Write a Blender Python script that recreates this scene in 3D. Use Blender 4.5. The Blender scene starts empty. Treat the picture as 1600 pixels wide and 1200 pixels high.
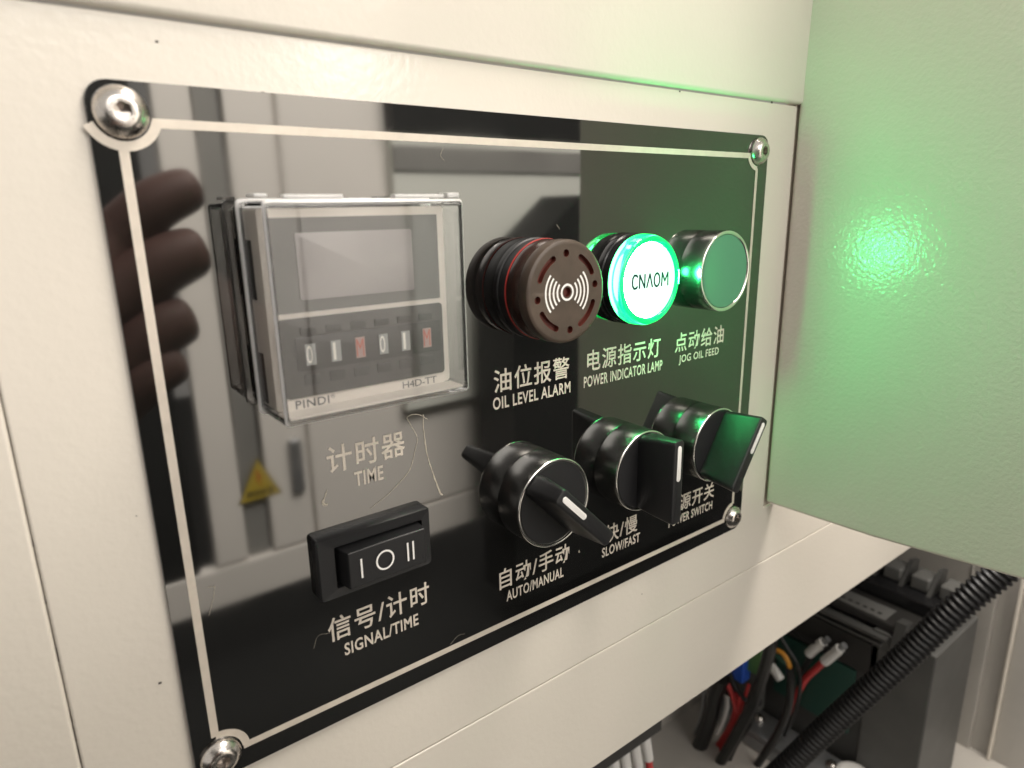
import bpy, bmesh, math, random
from mathutils import Vector, Matrix, noise

# ------------------------------------------------------------------ units
# all layout numbers are in "u"; one u is 163 mm.  X right along the panel,
# Y into the cabinet (the viewer is at -Y), Z up.  Origin near the first screw.
S = 0.163
PI = math.pi
random.seed(4)
sc = bpy.context.scene
COL = sc.collection

# ------------------------------------------------------------------ camera
F = 1045.18
RR = Vector((0.79501941, -0.60633284, -0.01745349))
RD = Vector((-0.16709355, -0.19125034, -0.96721407))
RF = Vector((0.58311566, 0.77187032, -0.25336204))
CAM = Vector((0, -1, 0))
cd = bpy.data.cameras.new('camera')
cam = bpy.data.objects.new('camera', cd)
COL.objects.link(cam)
m = Matrix((RR, -RD, -RF)).transposed().to_4x4()
m.translation = CAM * S
cam.matrix_world = m
cd.sensor_width = 36
cd.lens = F / 1600 * 36
cd.clip_start = 0.004
cd.clip_end = 60
sc.camera = cam
cd.dof.use_dof = True
cd.dof.focus_distance = 1.35 * S
cd.dof.aperture_fstop = 15

# ------------------------------------------------------------------ light
w = bpy.data.worlds.new('World')
sc.world = w
w.use_nodes = True
bg = w.node_tree.nodes['Background']
bg.inputs[0].default_value = (1.0, 0.95, 0.88, 1)
bg.inputs[1].default_value = 0.62

def area(name, loc, target, sx, sy, power, col):
    l = bpy.data.lights.new(name, 'AREA')
    l.shape = 'RECTANGLE'; l.size = sx; l.size_y = sy; l.energy = power; l.color = col
    o = bpy.data.objects.new(name, l); COL.objects.link(o)
    o.location = loc
    d = Vector(target) - Vector(loc)
    o.rotation_euler = d.to_track_quat('-Z', 'Y').to_euler()
    return o
area('aisle_ceiling_lamp', (0.56, -0.31, 1.05), (0.24, -0.35, 0.0), 0.9, 0.36, 22, (1.0, 0.92, 0.82))
area('front_ceiling_lamp', (0.20, -1.40, 0.72), (0.16, 0.0, -0.12), 1.2, 0.6, 13.5, (1.0, 0.96, 0.91))
area('rear_fill_light', (0.50, 0.28, 0.95), (0.35, -0.65, 0.0), 1.0, 0.4, 58, (1.0, 0.96, 0.91))  # added fill light, only there to brighten the opposite cabinet front
area('far_ceiling_lamp', (0.98, -1.95, 0.56), (0.1, 0.0, 0.03), 0.04, 0.26, 3.2, (1.0, 0.94, 0.85))

sc.view_settings.view_transform = 'Standard'
sc.view_settings.look = 'None'
sc.view_settings.exposure = 0.13
sc.view_settings.gamma = 1.0
sc.view_settings.use_curve_mapping = False
sc.cycles.use_denoising = True
sc.cycles.max_bounces = 14
sc.cycles.transmission_bounces = 12
sc.cycles.sample_clamp_indirect = 6

# ------------------------------------------------------------------ pixel -> point helpers (layout only)
def ray(px, py):
    return RR * (px - 800) + RD * (py - 600) + RF * F
def at(px, py, y=0.0):
    d = ray(px, py); return CAM + d * ((y - CAM.y) / d.y)
def atx(px, py, x):
    d = ray(px, py); return CAM + d * ((x - CAM.x) / d.x)

# ------------------------------------------------------------------ materials
def nt(name):
    mt = bpy.data.materials.new(name); mt.use_nodes = True
    t = mt.node_tree
    return mt, t, t.nodes['Principled BSDF']

def mat(name, col, rough=0.5, metal=0.0, spec=0.5, coat=0.0, bump=None, var=0.0, varscale=40, roughvar=0.0):
    """bump: list of (scale, strength, distance)"""
    mt, t, b = nt(name)
    b.inputs['Base Color'].default_value = (*col, 1)
    b.inputs['Roughness'].default_value = rough
    b.inputs['Metallic'].default_value = metal
    b.inputs['Specular IOR Level'].default_value = spec
    b.inputs['Coat Weight'].default_value = coat
    tc = t.nodes.new('ShaderNodeTexCoord')
    geo = t.nodes.new('ShaderNodeNewGeometry')
    prev = None
    for sca, stg, dist in (bump or []):
        n = t.nodes.new('ShaderNodeTexNoise'); n.inputs['Scale'].default_value = sca
        n.inputs['Detail'].default_value = 2.0
        t.links.new(geo.outputs['Position'], n.inputs['Vector'])
        bp = t.nodes.new('ShaderNodeBump'); bp.inputs['Strength'].default_value = stg
        bp.inputs['Distance'].default_value = dist
        t.links.new(n.outputs['Fac'], bp.inputs['Height'])
        if prev: t.links.new(prev.outputs['Normal'], bp.inputs['Normal'])
        prev = bp
    if prev: t.links.new(prev.outputs['Normal'], b.inputs['Normal'])
    if var or roughvar:
        n = t.nodes.new('ShaderNodeTexNoise'); n.inputs['Scale'].default_value = varscale
        n.inputs['Detail'].default_value = 5.0
        t.links.new(geo.outputs['Position'], n.inputs['Vector'])
        if var:
            r = t.nodes.new('ShaderNodeValToRGB')
            r.color_ramp.elements[0].position = 0.3; r.color_ramp.elements[1].position = 0.7
            r.color_ramp.elements[0].color = (*[c * (1 - var) for c in col], 1)
            r.color_ramp.elements[1].color = (*[min(1, c * (1 + var)) for c in col], 1)
            t.links.new(n.outputs['Fac'], r.inputs['Fac'])
            t.links.new(r.outputs['Color'], b.inputs['Base Color'])
        if roughvar:
            mr = t.nodes.new('ShaderNodeMapRange')
            mr.inputs['From Min'].default_value = 0.35; mr.inputs['From Max'].default_value = 0.7
            mr.inputs['To Min'].default_value = rough; mr.inputs['To Max'].default_value = rough + roughvar
            t.links.new(n.outputs['Fac'], mr.inputs['Value'])
            t.links.new(mr.outputs['Result'], b.inputs['Roughness'])
    return mt

def emit(name, col, strength, base=(0, 0, 0), rough=0.2):
    mt, t, b = nt(name)
    b.inputs['Base Color'].default_value = (*base, 1)
    b.inputs['Roughness'].default_value = rough
    b.inputs['Emission Color'].default_value = (*col, 1)
    b.inputs['Emission Strength'].default_value = strength
    return mt

def glass(name, col, rough, ior=1.46, glow=None, tr=1.0):
    mt, t, b = nt(name)
    b.inputs['Base Color'].default_value = (*col, 1)
    b.inputs['Roughness'].default_value = rough
    b.inputs['IOR'].default_value = ior
    b.inputs['Transmission Weight'].default_value = tr
    if glow:
        b.inputs['Emission Color'].default_value = (*glow[0], 1); b.inputs['Emission Strength'].default_value = glow[1]
    return mt

PAINT = (0.71, 0.66, 0.585)
M = {}
M['paint'] = mat('cream_powder_coat', PAINT, 0.21, spec=0.5, bump=[(420, 0.16, 0.0005), (50, 0.09, 0.0006)], var=0.02, varscale=14)
M['paint_rough'] = mat('cream_powder_coat_dull', (0.68, 0.63, 0.56), 0.55, bump=[(900, 0.3, 0.0004), (50, 0.2, 0.001)], var=0.05, varscale=20)
M['paint_gloss'] = mat('cream_powder_coat_glossy', PAINT, 0.19, spec=0.5, bump=[(700, 0.36, 0.0005), (40, 0.06, 0.0006)], var=0.02, varscale=14)
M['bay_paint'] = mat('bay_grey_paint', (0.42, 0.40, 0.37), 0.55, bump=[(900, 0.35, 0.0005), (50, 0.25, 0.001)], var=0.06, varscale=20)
M['seam'] = mat('seam_dirt', (0.05, 0.042, 0.035), 0.8)
M['seam_paint'] = mat('seam_filler_paint', (0.55, 0.49, 0.41), 0.6)
M['mirror'] = mat('black_mirror_plate', (0.175, 0.172, 0.167), 0.028, metal=0.972, bump=[(9, 0.05, 0.0004)], roughvar=0.03, varscale=30)
M['plate_edge'] = mat('plate_cut_edge', (0.10, 0.10, 0.11), 0.35, metal=0.6)
M['etch'] = mat('etched_metal', (0.63, 0.565, 0.485), 0.5, metal=0.12, spec=0.5, var=0.06, varscale=300)
M['scratch'] = mat('scratch_metal', (0.42, 0.38, 0.31), 0.6)
M['steel'] = mat('stainless_steel', (0.62, 0.58, 0.54), 0.2, metal=1.0, roughvar=0.15, varscale=400, bump=[(500, 0.08, 0.0003)])
M['socket'] = mat('socket_steel', (0.42, 0.38, 0.35), 0.28, metal=1.0)
M['dark_chrome'] = mat('black_chrome', (0.22, 0.22, 0.215), 0.27, metal=1.0)
M['silver'] = mat('polished_rim', (0.88, 0.86, 0.82), 0.16, metal=1.0)
M['black_plastic'] = mat('black_plastic', (0.013, 0.013, 0.014), 0.42, spec=0.4, bump=[(1500, 0.12, 0.0002)])
M['black_gloss'] = mat('black_gloss_plastic', (0.012, 0.012, 0.013), 0.22, spec=0.5)
M['white_mark'] = mat('white_marking', (0.82, 0.80, 0.77), 0.5)
M['alarm_cap'] = mat('smoky_red_plastic', (0.070, 0.049, 0.036), 0.48, spec=0.45, bump=[(1800, 0.15, 0.0002)], var=0.25, varscale=120)
M['alarm_side'] = mat('smoky_red_side', (0.035, 0.016, 0.012), 0.25, spec=0.5, var=0.4, varscale=90)
M['red_ring'] = mat('red_ring', (0.42, 0.035, 0.028), 0.45)
M['alarm_hole'] = mat('alarm_hole_red', (0.11, 0.022, 0.014), 0.5)
M['lens_core'] = emit('lamp_core', (0.75, 1.0, 0.85), 45.0)
M['lens'] = glass('green_lens', (0.10, 1.0, 0.30), 0.06, glow=((0.0, 1.0, 0.20), 0.7))
M['lens_face'] = emit('lamp_face', (0.66, 1.0, 0.80), 1.7)
M['teal_text'] = mat('teal_lettering', (0.0, 0.03, 0.03), 0.7, spec=0.2)
M['green_cap'] = mat('green_cap', (0.085, 0.25, 0.15), 0.42, spec=0.4)
M['cream_plastic'] = mat('timer_case', (0.70, 0.65, 0.59), 0.45, var=0.02)
M['grey_film'] = mat('timer_film', (0.11, 0.11, 0.105), 0.3)
M['lcd'] = mat('timer_lcd', (0.33, 0.31, 0.305), 0.25, spec=0.6)
M['wheel_grey'] = mat('thumbwheel_grey', (0.045, 0.044, 0.041), 0.45, var=0.25, varscale=90)
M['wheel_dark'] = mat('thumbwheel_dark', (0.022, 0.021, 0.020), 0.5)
M['wheel_window'] = mat('thumbwheel_window', (0.30, 0.31, 0.30), 0.4)
M['wheel_red'] = mat('thumbwheel_red', (0.38, 0.26, 0.23), 0.4)
M['red_ink'] = mat('red_ink', (0.45, 0.10, 0.07), 0.5)
M['digit_white'] = mat('digit_white', (0.78, 0.76, 0.70), 0.4)
M['grey_ink'] = mat('grey_ink', (0.10, 0.10, 0.10), 0.5)
M['clear'] = glass('clear_polycarbonate', (0.96, 0.96, 0.96), 0.012, 1.40)
M['clear_edge'] = glass('polycarbonate_edge_highlight', (0.95, 0.94, 0.93), 0.28, 1.5, tr=0.55)  # partly opaque white: the bright edge highlight is put into the colour
M['rubber'] = mat('black_rubber', (0.008, 0.008, 0.009), 0.42, spec=0.35)
M['wire_black'] = mat('black_wire', (0.012, 0.012, 0.012), 0.35)
M['wire_red'] = mat('red_wire', (0.50, 0.035, 0.035), 0.4)
M['wire_orange'] = mat('orange_wire', (0.65, 0.28, 0.03), 0.4)
M['wire_green'] = mat('green_wire', (0.03, 0.09, 0.06), 0.4)
M['ferrule'] = mat('white_wire_marker', (0.70, 0.69, 0.67), 0.4)
M['dev_grey'] = mat('device_grey', (0.05, 0.05, 0.048), 0.5, var=0.1)
M['dev_light'] = mat('device_light_grey', (0.075, 0.075, 0.072), 0.5, var=0.1)
M['dev_green'] = mat('green_board', (0.015, 0.06, 0.045), 0.4)
M['dev_label'] = mat('device_label', (0.13, 0.13, 0.125), 0.5)
M['dev_clear'] = mat('smoky_terminal_cover', (0.13, 0.13, 0.125), 0.2)
M['blue'] = mat('blue_connector', (0.02, 0.10, 0.55), 0.4)
M['green_conn'] = mat('green_connector', (0.10, 0.22, 0.07), 0.45)
M['galv'] = mat('galvanised_bracket', (0.34, 0.35, 0.36), 0.35, metal=0.8, roughvar=0.2, varscale=80)
M['opp'] = mat('opposite_paint', (0.80, 0.76, 0.71), 0.45, bump=[(500, 0.2, 0.0005)], var=0.03, varscale=6)
M['opp_b'] = mat('opposite_paint_grey', (0.72, 0.73, 0.67), 0.45, var=0.03, varscale=6)
M['opp_dark'] = mat('dark_machine', (0.012, 0.0125, 0.012), 0.5, spec=0.3, var=0.2, varscale=8)
M['opp_grey'] = mat('machine_grey', (0.24, 0.235, 0.22), 0.5, var=0.15, varscale=8)
M['floor'] = mat('workshop_floor', (0.012, 0.0125, 0.012), 0.6, spec=0.15, var=0.2, varscale=5)
M['yellow'] = mat('sticker_yellow', (0.50, 0.37, 0.04), 0.4)
M['sticker_black'] = mat('sticker_black', (0.05, 0.045, 0.02), 0.5)
M['sticker_red'] = mat('sticker_red', (0.55, 0.04, 0.02), 0.5)
M['skin'] = mat('skin', (0.085, 0.042, 0.034), 0.65, var=0.1, varscale=40)  # darker than real skin: the hand's shade is put into the colour

# ------------------------------------------------------------------ object helpers
def link(o, parent=None, loc=None):
    COL.objects.link(o)
    if parent is not None: o.parent = parent
    if loc is not None: o.location = Vector(loc) * S
    return o

def tag(o, label=None, cat=None, group=None, kind=None):
    if label: o['label'] = label
    if cat: o['category'] = cat
    if group: o['group'] = group
    if kind: o['kind'] = kind
    return o

def thing(name, label, cat, loc=(0, 0, 0), group=None, rot=None):
    o = bpy.data.objects.new(name, None)
    o.empty_display_size = 0.01
    COL.objects.link(o)
    o.location = Vector(loc) * S
    if rot: o.rotation_euler = rot
    return tag(o, label, cat, group)

class MB:
    """collects shapes (in u) into one bmesh"""
    def __init__(self): self.bm = bmesh.new()
    def face(self, pts):
        vs = [self.bm.verts.new(Vector(p) * S) for p in pts]
        self.bm.faces.new(vs); return self
    def box(self, a, b, bev=0.0, seg=2):
        a, b = Vector(a), Vector(b)
        r = bmesh.ops.create_cube(self.bm, size=1.0)
        vs = r['verts']
        for v in vs:
            v.co = Vector(((a[i] + b[i]) / 2 + v.co[i] * (b[i] - a[i]) for i in range(3))) * S
        if bev:
            es = list({e for v in vs for e in v.link_edges})
            bmesh.ops.bevel(self.bm, geom=es, offset=bev * S, segments=seg, affect='EDGES', profile=0.5)
        return self
    def prism(self, pts, h0, h1, bev=0.0):
        """outline in (x,z) extruded from y=-h0 to y=-h1 (towards the viewer)"""
        n = len(pts)
        A = [self.bm.verts.new(Vector((p[0], -h0, p[1])) * S) for p in pts]
        B = [self.bm.verts.new(Vector((p[0], -h1, p[1])) * S) for p in pts]
        f1 = self.bm.faces.new(A); f2 = self.bm.faces.new(B[::-1])
        es = []
        for i in range(n):
            j = (i + 1) % n
            self.bm.faces.new((A[j], A[i], B[i], B[j]))
        if bev:
            es = [e for e in f2.edges]
            bmesh.ops.bevel(self.bm, geom=es, offset=bev * S, segments=2, affect='EDGES', profile=0.5)
        return self
    def lathe(self, prof, n=72, c=(0, 0), cap0=False, cap1=True):
        """profile [(r,h)] revolved about the Y axis through (cx,cz)"""
        rings = []
        if len(prof) > 1 and prof[-1][0] < 1e-6 and prof[-2][0] > 0.02:
            a, b = prof[-2], prof[-1]
            prof = list(prof[:-1]) + [(a[0] * 0.975, a[1] + (b[1] - a[1]) * 0.025), b]
        for r, h in prof:
            if r < 1e-6:
                rings.append([self.bm.verts.new(Vector((c[0], -h, c[1])) * S)])
            else:
                rings.append([self.bm.verts.new(Vector((c[0] + r * math.cos(2 * PI * i / n), -h, c[1] + r * math.sin(2 * PI * i / n))) * S) for i in range(n)])
        for a, b in zip(rings, rings[1:]):
            for i in range(n):
                j = (i + 1) % n
                if len(a) == 1 and len(b) == 1: continue
                if len(a) == 1: self.bm.faces.new((a[0], b[j], b[i]))
                elif len(b) == 1: self.bm.faces.new((a[i], a[j], b[0]))
                else: self.bm.faces.new((a[i], a[j], b[j], b[i]))
        if cap1 and len(rings[-1]) > 1: self.bm.faces.new(rings[-1])
        if cap0 and len(rings[0]) > 1: self.bm.faces.new(rings[0][::-1])
        return self
    def tube(self, pts, r, n=10, prof=None, cap=True):
        """tube along points; prof(i) -> radius multiplier"""
        P = [Vector(p) for p in pts]
        up = Vector((0.13, 0.21, 0.97)).normalized()
        rings = []
        for i, p in enumerate(P):
            t = (P[min(i + 1, len(P) - 1)] - P[max(i - 1, 0)]).normalized()
            a = t.cross(up); a = a.normalized() if a.length > 1e-5 else t.orthogonal().normalized()
            b = t.cross(a)
            rr = r * (prof(i) if prof else 1.0)
            rings.append([self.bm.verts.new((p + a * rr * math.cos(2 * PI * k / n) + b * rr * math.sin(2 * PI * k / n)) * S) for k in range(n)])
        for A, B in zip(rings, rings[1:]):
            for k in range(n):
                j = (k + 1) % n
                self.bm.faces.new((A[k], A[j], B[j], B[k]))
        if cap:
            self.bm.faces.new(rings[0][::-1]); self.bm.faces.new(rings[-1])
        return self
    def ribbon(self, pts, w, h):
        """flat strip on the plane y=-h following (x,z) points; w: width or list"""
        P = [Vector((p[0], p[1])) for p in pts]
        L, Rr = [], []
        for i, p in enumerate(P):
            t = (P[min(i + 1, len(P) - 1)] - P[max(i - 1, 0)])
            t = t.normalized() if t.length > 1e-9 else Vector((1, 0))
            nrm = Vector((-t.y, t.x))
            ww = (w[i] if isinstance(w, (list, tuple)) else w) / 2
            L.append(self.bm.verts.new(Vector((p.x + nrm.x * ww, -h, p.y + nrm.y * ww)) * S))
            Rr.append(self.bm.verts.new(Vector((p.x - nrm.x * ww, -h, p.y - nrm.y * ww)) * S))
        for i in range(len(P) - 1):
            self.bm.faces.new((L[i], Rr[i], Rr[i + 1], L[i + 1]))
        return self
    def build(self, name, m, parent=None, loc=None, smooth=False, bev=0.0, seg=2, angle=28):
        bmesh.ops.recalc_face_normals(self.bm, faces=self.bm.faces)
        me = bpy.data.meshes.new(name)
        self.bm.to_mesh(me); self.bm.free()
        for mm in (m if isinstance(m, (list, tuple)) else [m]): me.materials.append(mm)
        o = bpy.data.objects.new(name, me)
        link(o, parent, loc)
        if smooth:
            for p in me.polygons: p.use_smooth = True
            try: me.set_sharp_from_angle(angle=math.radians(angle))
            except Exception: pass
        if bev:
            bv = o.modifiers.new('bevel', 'BEVEL'); bv.width = bev * S; bv.segments = seg
            bv.limit_method = 'ANGLE'; bv.angle_limit = math.radians(40)
            bv.harden_normals = True
            for p in me.polygons: p.use_smooth = True
        return o

def spline(pts, n=14):
    P = [Vector(p) for p in pts]
    P = [P[0] * 2 - P[1]] + P + [P[-1] * 2 - P[-2]]
    out = []
    for i in range(1, len(P) - 2):
        p0, p1, p2, p3 = P[i - 1], P[i], P[i + 1], P[i + 2]
        for k in range(n):
            t = k / n
            out.append(0.5 * ((2 * p1) + (p2 - p0) * t + (2 * p0 - 5 * p1 + 4 * p2 - p3) * t * t + (3 * p1 - p0 - 3 * p2 + p3) * t ** 3))
    out.append(P[-2])
    return out

def rrect(x0, z0, x1, z1, r, n=6):
    pts = []
    for cx, cz, a0 in ((x1 - r, z0 + r, -90), (x1 - r, z1 - r, 0), (x0 + r, z1 - r, 90), (x0 + r, z0 + r, 180)):
        for k in range(n + 1):
            a = math.radians(a0 + 90 * k / n)
            pts.append((cx + r * math.cos(a), cz + r * math.sin(a)))
    return pts

def text_polys(s, spacing=1.0, offset=0.0):
    """text -> (verts2d, faces) with bounding box normalised to 0..1"""
    c = bpy.data.curves.new('t', 'FONT')
    c.body = s; c.size = 1.0; c.space_character = spacing; c.offset = offset; c.resolution_u = 3
    c.fill_mode = 'FRONT'
    o = bpy.data.objects.new('t', c); COL.objects.link(o)
    dg = bpy.context.evaluated_depsgraph_get()
    me = bpy.data.meshes.new_from_object(o.evaluated_get(dg))
    vs = [(v.co.x, v.co.y) for v in me.vertices]
    fs = [tuple(p.vertices) for p in me.polygons]
    bpy.data.objects.remove(o); bpy.data.curves.remove(c); bpy.data.meshes.remove(me)
    xs = [v[0] for v in vs]; ys = [v[1] for v in vs]
    x0, x1, y0, y1 = min(xs), max(xs), min(ys), max(ys)
    return [((x - x0) / (x1 - x0), (y - y0) / (y1 - y0)) for x, y in vs], fs

def text(name, s, x0, x1, z0, z1, h, m, parent, spacing=1.0, offset=0.0, place=None, loc=None):
    """lettering fitted to a box on the plane y=-h (place: optional map (x,z)->Vector)"""
    vs, fs = text_polys(s, spacing, offset)
    bm = bmesh.new()
    V = []
    for a, b in vs:
        x, z = x0 + (x1 - x0) * a, z0 + (z1 - z0) * b
        p = place(x, z) if place else Vector((x, -h, z))
        V.append(bm.verts.new(p * S))
    for f in fs:
        try: bm.faces.new([V[i] for i in f])
        except ValueError: pass
    me = bpy.data.meshes.new(name); bm.to_mesh(me); bm.free()
    me.materials.append(m)
    o = bpy.data.objects.new(name, me)
    return link(o, parent, loc)

# ================================================================== THE CABINET
cab = thing('machine_cabinet', 'cream machine cabinet with seamed plates, open bay and hinged flap around the black panel', 'cabinet', (0, 0, 0))
XL, XR = -0.022, 1.675          # edges of the plate that carries the panel
ZT, ZB, ZL = 0.238, -1.046, -1.377
g = 0.0009
def plate(name, a, b, bev=0.006, m='paint'):
    mb = MB(); mb.box(a, b)
    return mb.build(name, M[m], cab, smooth=True, bev=bev, seg=3)
# front plate: one sheet, L-shaped (it runs on to the right below the flap)
mb = MB()
mb.prism([(XL, ZB + g), (3.3, ZB + g), (3.3, -0.862), (XR, -0.862), (XR, ZT), (XL, ZT)], -0.02, 0.0)
mb.build('front_plate', M['paint'], cab, smooth=True, bev=0.004, seg=3)
plate('side_plate', (-2.2, 0.0, -2.4), (XL - g, 0.02, 1.6))
# overhanging upper plate with rounded lower edge
mb = MB()
prof = []
for k in range(9):
    a = math.radians(180 + 90 * k / 8)
    pass
pts = [(0.03, ZT + 0.003), (-0.0005, ZT + 0.003)]
for k in range(8):
    a = math.radians(-90 + 85 * k / 7)
    pts.append((-0.001 - 0.009 * math.cos(a), ZT + 0.013 + 0.010 * math.sin(a)))
pts += [(-0.014, ZT + 0.30), (-0.040, ZT + 0.85), (-0.07, 1.6), (0.03, 1.6)]
x0, x1 = XL - g, XR + 0.006
A = [mb.bm.verts.new(Vector((x0, p[0], p[1])) * S) for p in pts]
B = [mb.bm.verts.new(Vector((x1, p[0], p[1])) * S) for p in pts]
for i in range(len(pts)):
    j = (i + 1) % len(pts)
    mb.bm.faces.new((A[i], A[j], B[j], B[i]))
mb.bm.faces.new(A[::-1]); mb.bm.faces.new(B)
mb.build('upper_plate', M['paint'], cab, smooth=True, angle=50)
# rail below the front plate, with a turned-in lip
mb = MB()
mb.box((XL - g + 0.004, 0.0, ZL), (3.3, 0.018, ZB - g))
mb.build('lower_rail', M['paint'], cab, smooth=True, bev=0.003, seg=3)
mb = MB(); mb.box((XL - 0.2, 0.026, ZL + 0.012), (3.3, 0.10, ZL + 0.03)); mb.build('rail_lip', M['paint_rough'], cab)
# filler behind the seams, and the dark cracks left in it
mb = MB()
mb.box((XL - 0.03, 0.0205, -2.3), (XL + 0.03, 0.03, 0.2))
mb.box((XL, 0.0215, ZB - 0.03), (3.2, 0.0255, ZB + 0.03))
mb.build('seam_filler', M['seam_paint'], cab)
mb = MB()
for z0, z1 in ((-0.412, -0.406), (-0.496, -0.492), (-0.585, -0.563), (-0.682, -0.672), (-0.715, -0.690), (-0.752, -0.724), (-0.782, -0.762), (-0.82, -0.795), (-0.87, -0.835), (-0.93, -0.89)):
    mb.box((XL - g - 0.0004, 0.003, z0), (XL + 0.0006, 0.0195, z1)); mb.build('seam_crack', M['seam'], cab); mb = MB()
for x0, x1 in ((0.90, 0.93), (0.98, 1.03), (1.13, 1.22), (1.48, 1.49), (1.74, 1.80)):
    mb.box((x0, 0.004, ZB - g - 0.0005), (x1, 0.019, ZB + g + 0.0005)); mb.build('seam_crack', M['seam'], cab); mb = MB()
for px, py, r in ((245, 65, .0018), (250, 1067, .0022), (213, 806, .0009), (1062, 143, .002), (1003, 928, .0012), (1116, 143, .0015), (1206, 160, .003), (411, 145, .002), (473, 152, .0016)):
    p = at(px, py)
    mb.box((p.x - r, -0.0007, p.z - r * .7), (p.x + r, 0.0005, p.z + r * .7)); mb.build('paint_speck', M['seam'], cab); mb = MB()

# hinged flap on the right, standing out towards the viewer
dd = Vector((math.sin(math.radians(3)), -math.cos(math.radians(3)), 0)); dn = Vector((dd.y, -dd.x, 0))   # dn points to -X (to the panel)
flap = bpy.data.objects.new('flap_door', None); link(flap, cab, (XR + 0.0045, 0.0, 0))
flap.rotation_euler = (0, 0, math.atan2(dd.y, dd.x))
mb = MB()
outl = [(0.0, -0.847), (0.30, -0.845), (0.88, -0.812), (0.88, 1.5), (0.0, 1.5)]
A = [mb.bm.verts.new(Vector((p[0], 0.0, p[1])) * S) for p in outl]; B = [mb.bm.verts.new(Vector((p[0], 0.05, p[1])) * S) for p in outl]
mb.bm.faces.new(A); mb.bm.faces.new(B[::-1])
for i in range(5): mb.bm.faces.new((A[i], A[(i + 1) % 5], B[(i + 1) % 5], B[i]))
mb.build('door_panel', M['paint_gloss'], flap, smooth=True, bev=0.010, seg=3)
mb = MB(); mb.box((XR + 0.0008, 0.006, -0.8615), (XR + 0.14, 0.032, 1.5)); mb.build('hinge_gap_backing', M['seam_paint'], cab)  # added backing that keeps background light out of the hinge gap

# the bay under the rail
bay = bpy.data.objects.new('wiring_bay', None); link(bay, cab, (0, 0, 0))
XW = 4.2
mb = MB(); mb.box((-0.3, 1.30, -3.6), (XW + 0.2, 1.36, -1.0)); mb.build('back_wall', M['bay_paint'], bay)
mb = MB(); mb.box((-0.34, 0.03, -3.6), (-0.3, 1.30, -1.05)); mb.build('left_wall', M['bay_paint'], bay)
mb = MB(); mb.box((XW, 0.03, -3.6), (XW + 0.05, 1.30, -1.0)); mb.build('right_wall', M['bay_paint'], bay, bev=0.008)
mb = MB(); mb.box((-0.3, -0.5, -3.30), (XW + 0.4, 1.30, -3.22)); mb.build('bay_floor', M['bay_paint'], bay)
mb = MB(); mb.box((-0.3, 0.104, ZL + 0.05), (XW, 1.30, ZL + 0.09)); mb.build('bay_roof', M['bay_paint'], bay)
# weld bead, jamb recess, rolled lip and outer jamb
mb = MB()
bead = spline([atx(1521, 880, XW), atx(1513, 940, XW), atx(1503, 1000, XW), atx(1490, 1075, XW), atx(1478, 1150, XW)], 16)
mb.tube(bead, 0.009, 8, prof=lambda i: 0.75 + 0.5 * noise.noise(Vector((i * 0.4, 1, 2))) + (1.0 if i in (17, 41) else 0))
mb.build('weld_bead', M['bay_paint'], bay, smooth=True)
mb = MB()
mb.box((XW + 0.03, -0.06, -3.22), (XW + 0.06, 0.029, -1.0))
mb.build('jamb_recess', M['bay_paint'], bay)
mb = MB()
mb.box((XW - 0.01, -0.082, -3.22), (XW + 0.05, -0.062, -1.0))
mb.build('rolled_lip', M['paint'], bay, bev=0.009, seg=3, smooth=True)
mb = MB(); mb.box((XW + 0.02, -0.9, -3.22), (XW + 0.06, -0.084, -1.0)); mb.build('outer_jamb', M['bay_paint'], bay)

# ================================================================== THE BLACK PANEL
pan = thing('control_panel', 'glossy black mirror control panel plate with etched lettering and border, four corner screws', 'control panel', (0, 0, 0))
PX0, PX1, PZ0, PZ1 = 0.1165, 1.5465, -0.8775, 0.1605
PT = 0.0085
mb = MB(); mb.prism(rrect(PX0, PZ0, PX1, PZ1, 0.026, 8), 0.0008, PT, bev=0.0012)
plate_o = mb.build('mirror_plate', [M['mirror'], M['plate_edge']], pan)
for p in plate_o.data.polygons:
    if abs(p.normal.y) < 0.5: p.material_index = 1
HE = PT + 0.0006
# etched border with the corner notches round the screws
bx0, bx1, bz0, bz1 = 0.150, 1.5035, -0.836, 0.1125
SC = [(0.153, 0.1235), (1.507, 0.1235), (1.505, -0.8365), (0.1535, -0.836)]
R0 = 0.040
def arc(c, a0, a1, n=16): return [(c[0] + R0 * math.cos(math.radians(a0 + (a1 - a0) * k / n)), c[1] + R0 * math.sin(math.radians(a0 + (a1 - a0) * k / n))) for k in range(n + 1)]
mb = MB(); lw = 0.0118
he2 = HE + 0.0003
mb.ribbon([(0.187, bz1), (1.474, bz1)], lw, HE)
mb.ribbon([(0.189, bz0), (1.47, bz0)], lw, HE)
mb.ribbon([(bx0, -0.797), (bx0, 0.084)], lw, HE)
mb.ribbon([(bx1, -0.797), (bx1, 0.084)], lw * 0.8, HE)
mb.ribbon(arc(SC[0], -14, -158), lw, he2)
mb.ribbon(arc(SC[1], -164, -94), lw * .9, he2)
mb.ribbon(arc(SC[2], 94, 176), lw * .9, he2)
mb.ribbon(arc(SC[3], 2, 94), lw, he2)
mb.build('etched_border', M['etch'], pan)
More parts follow.
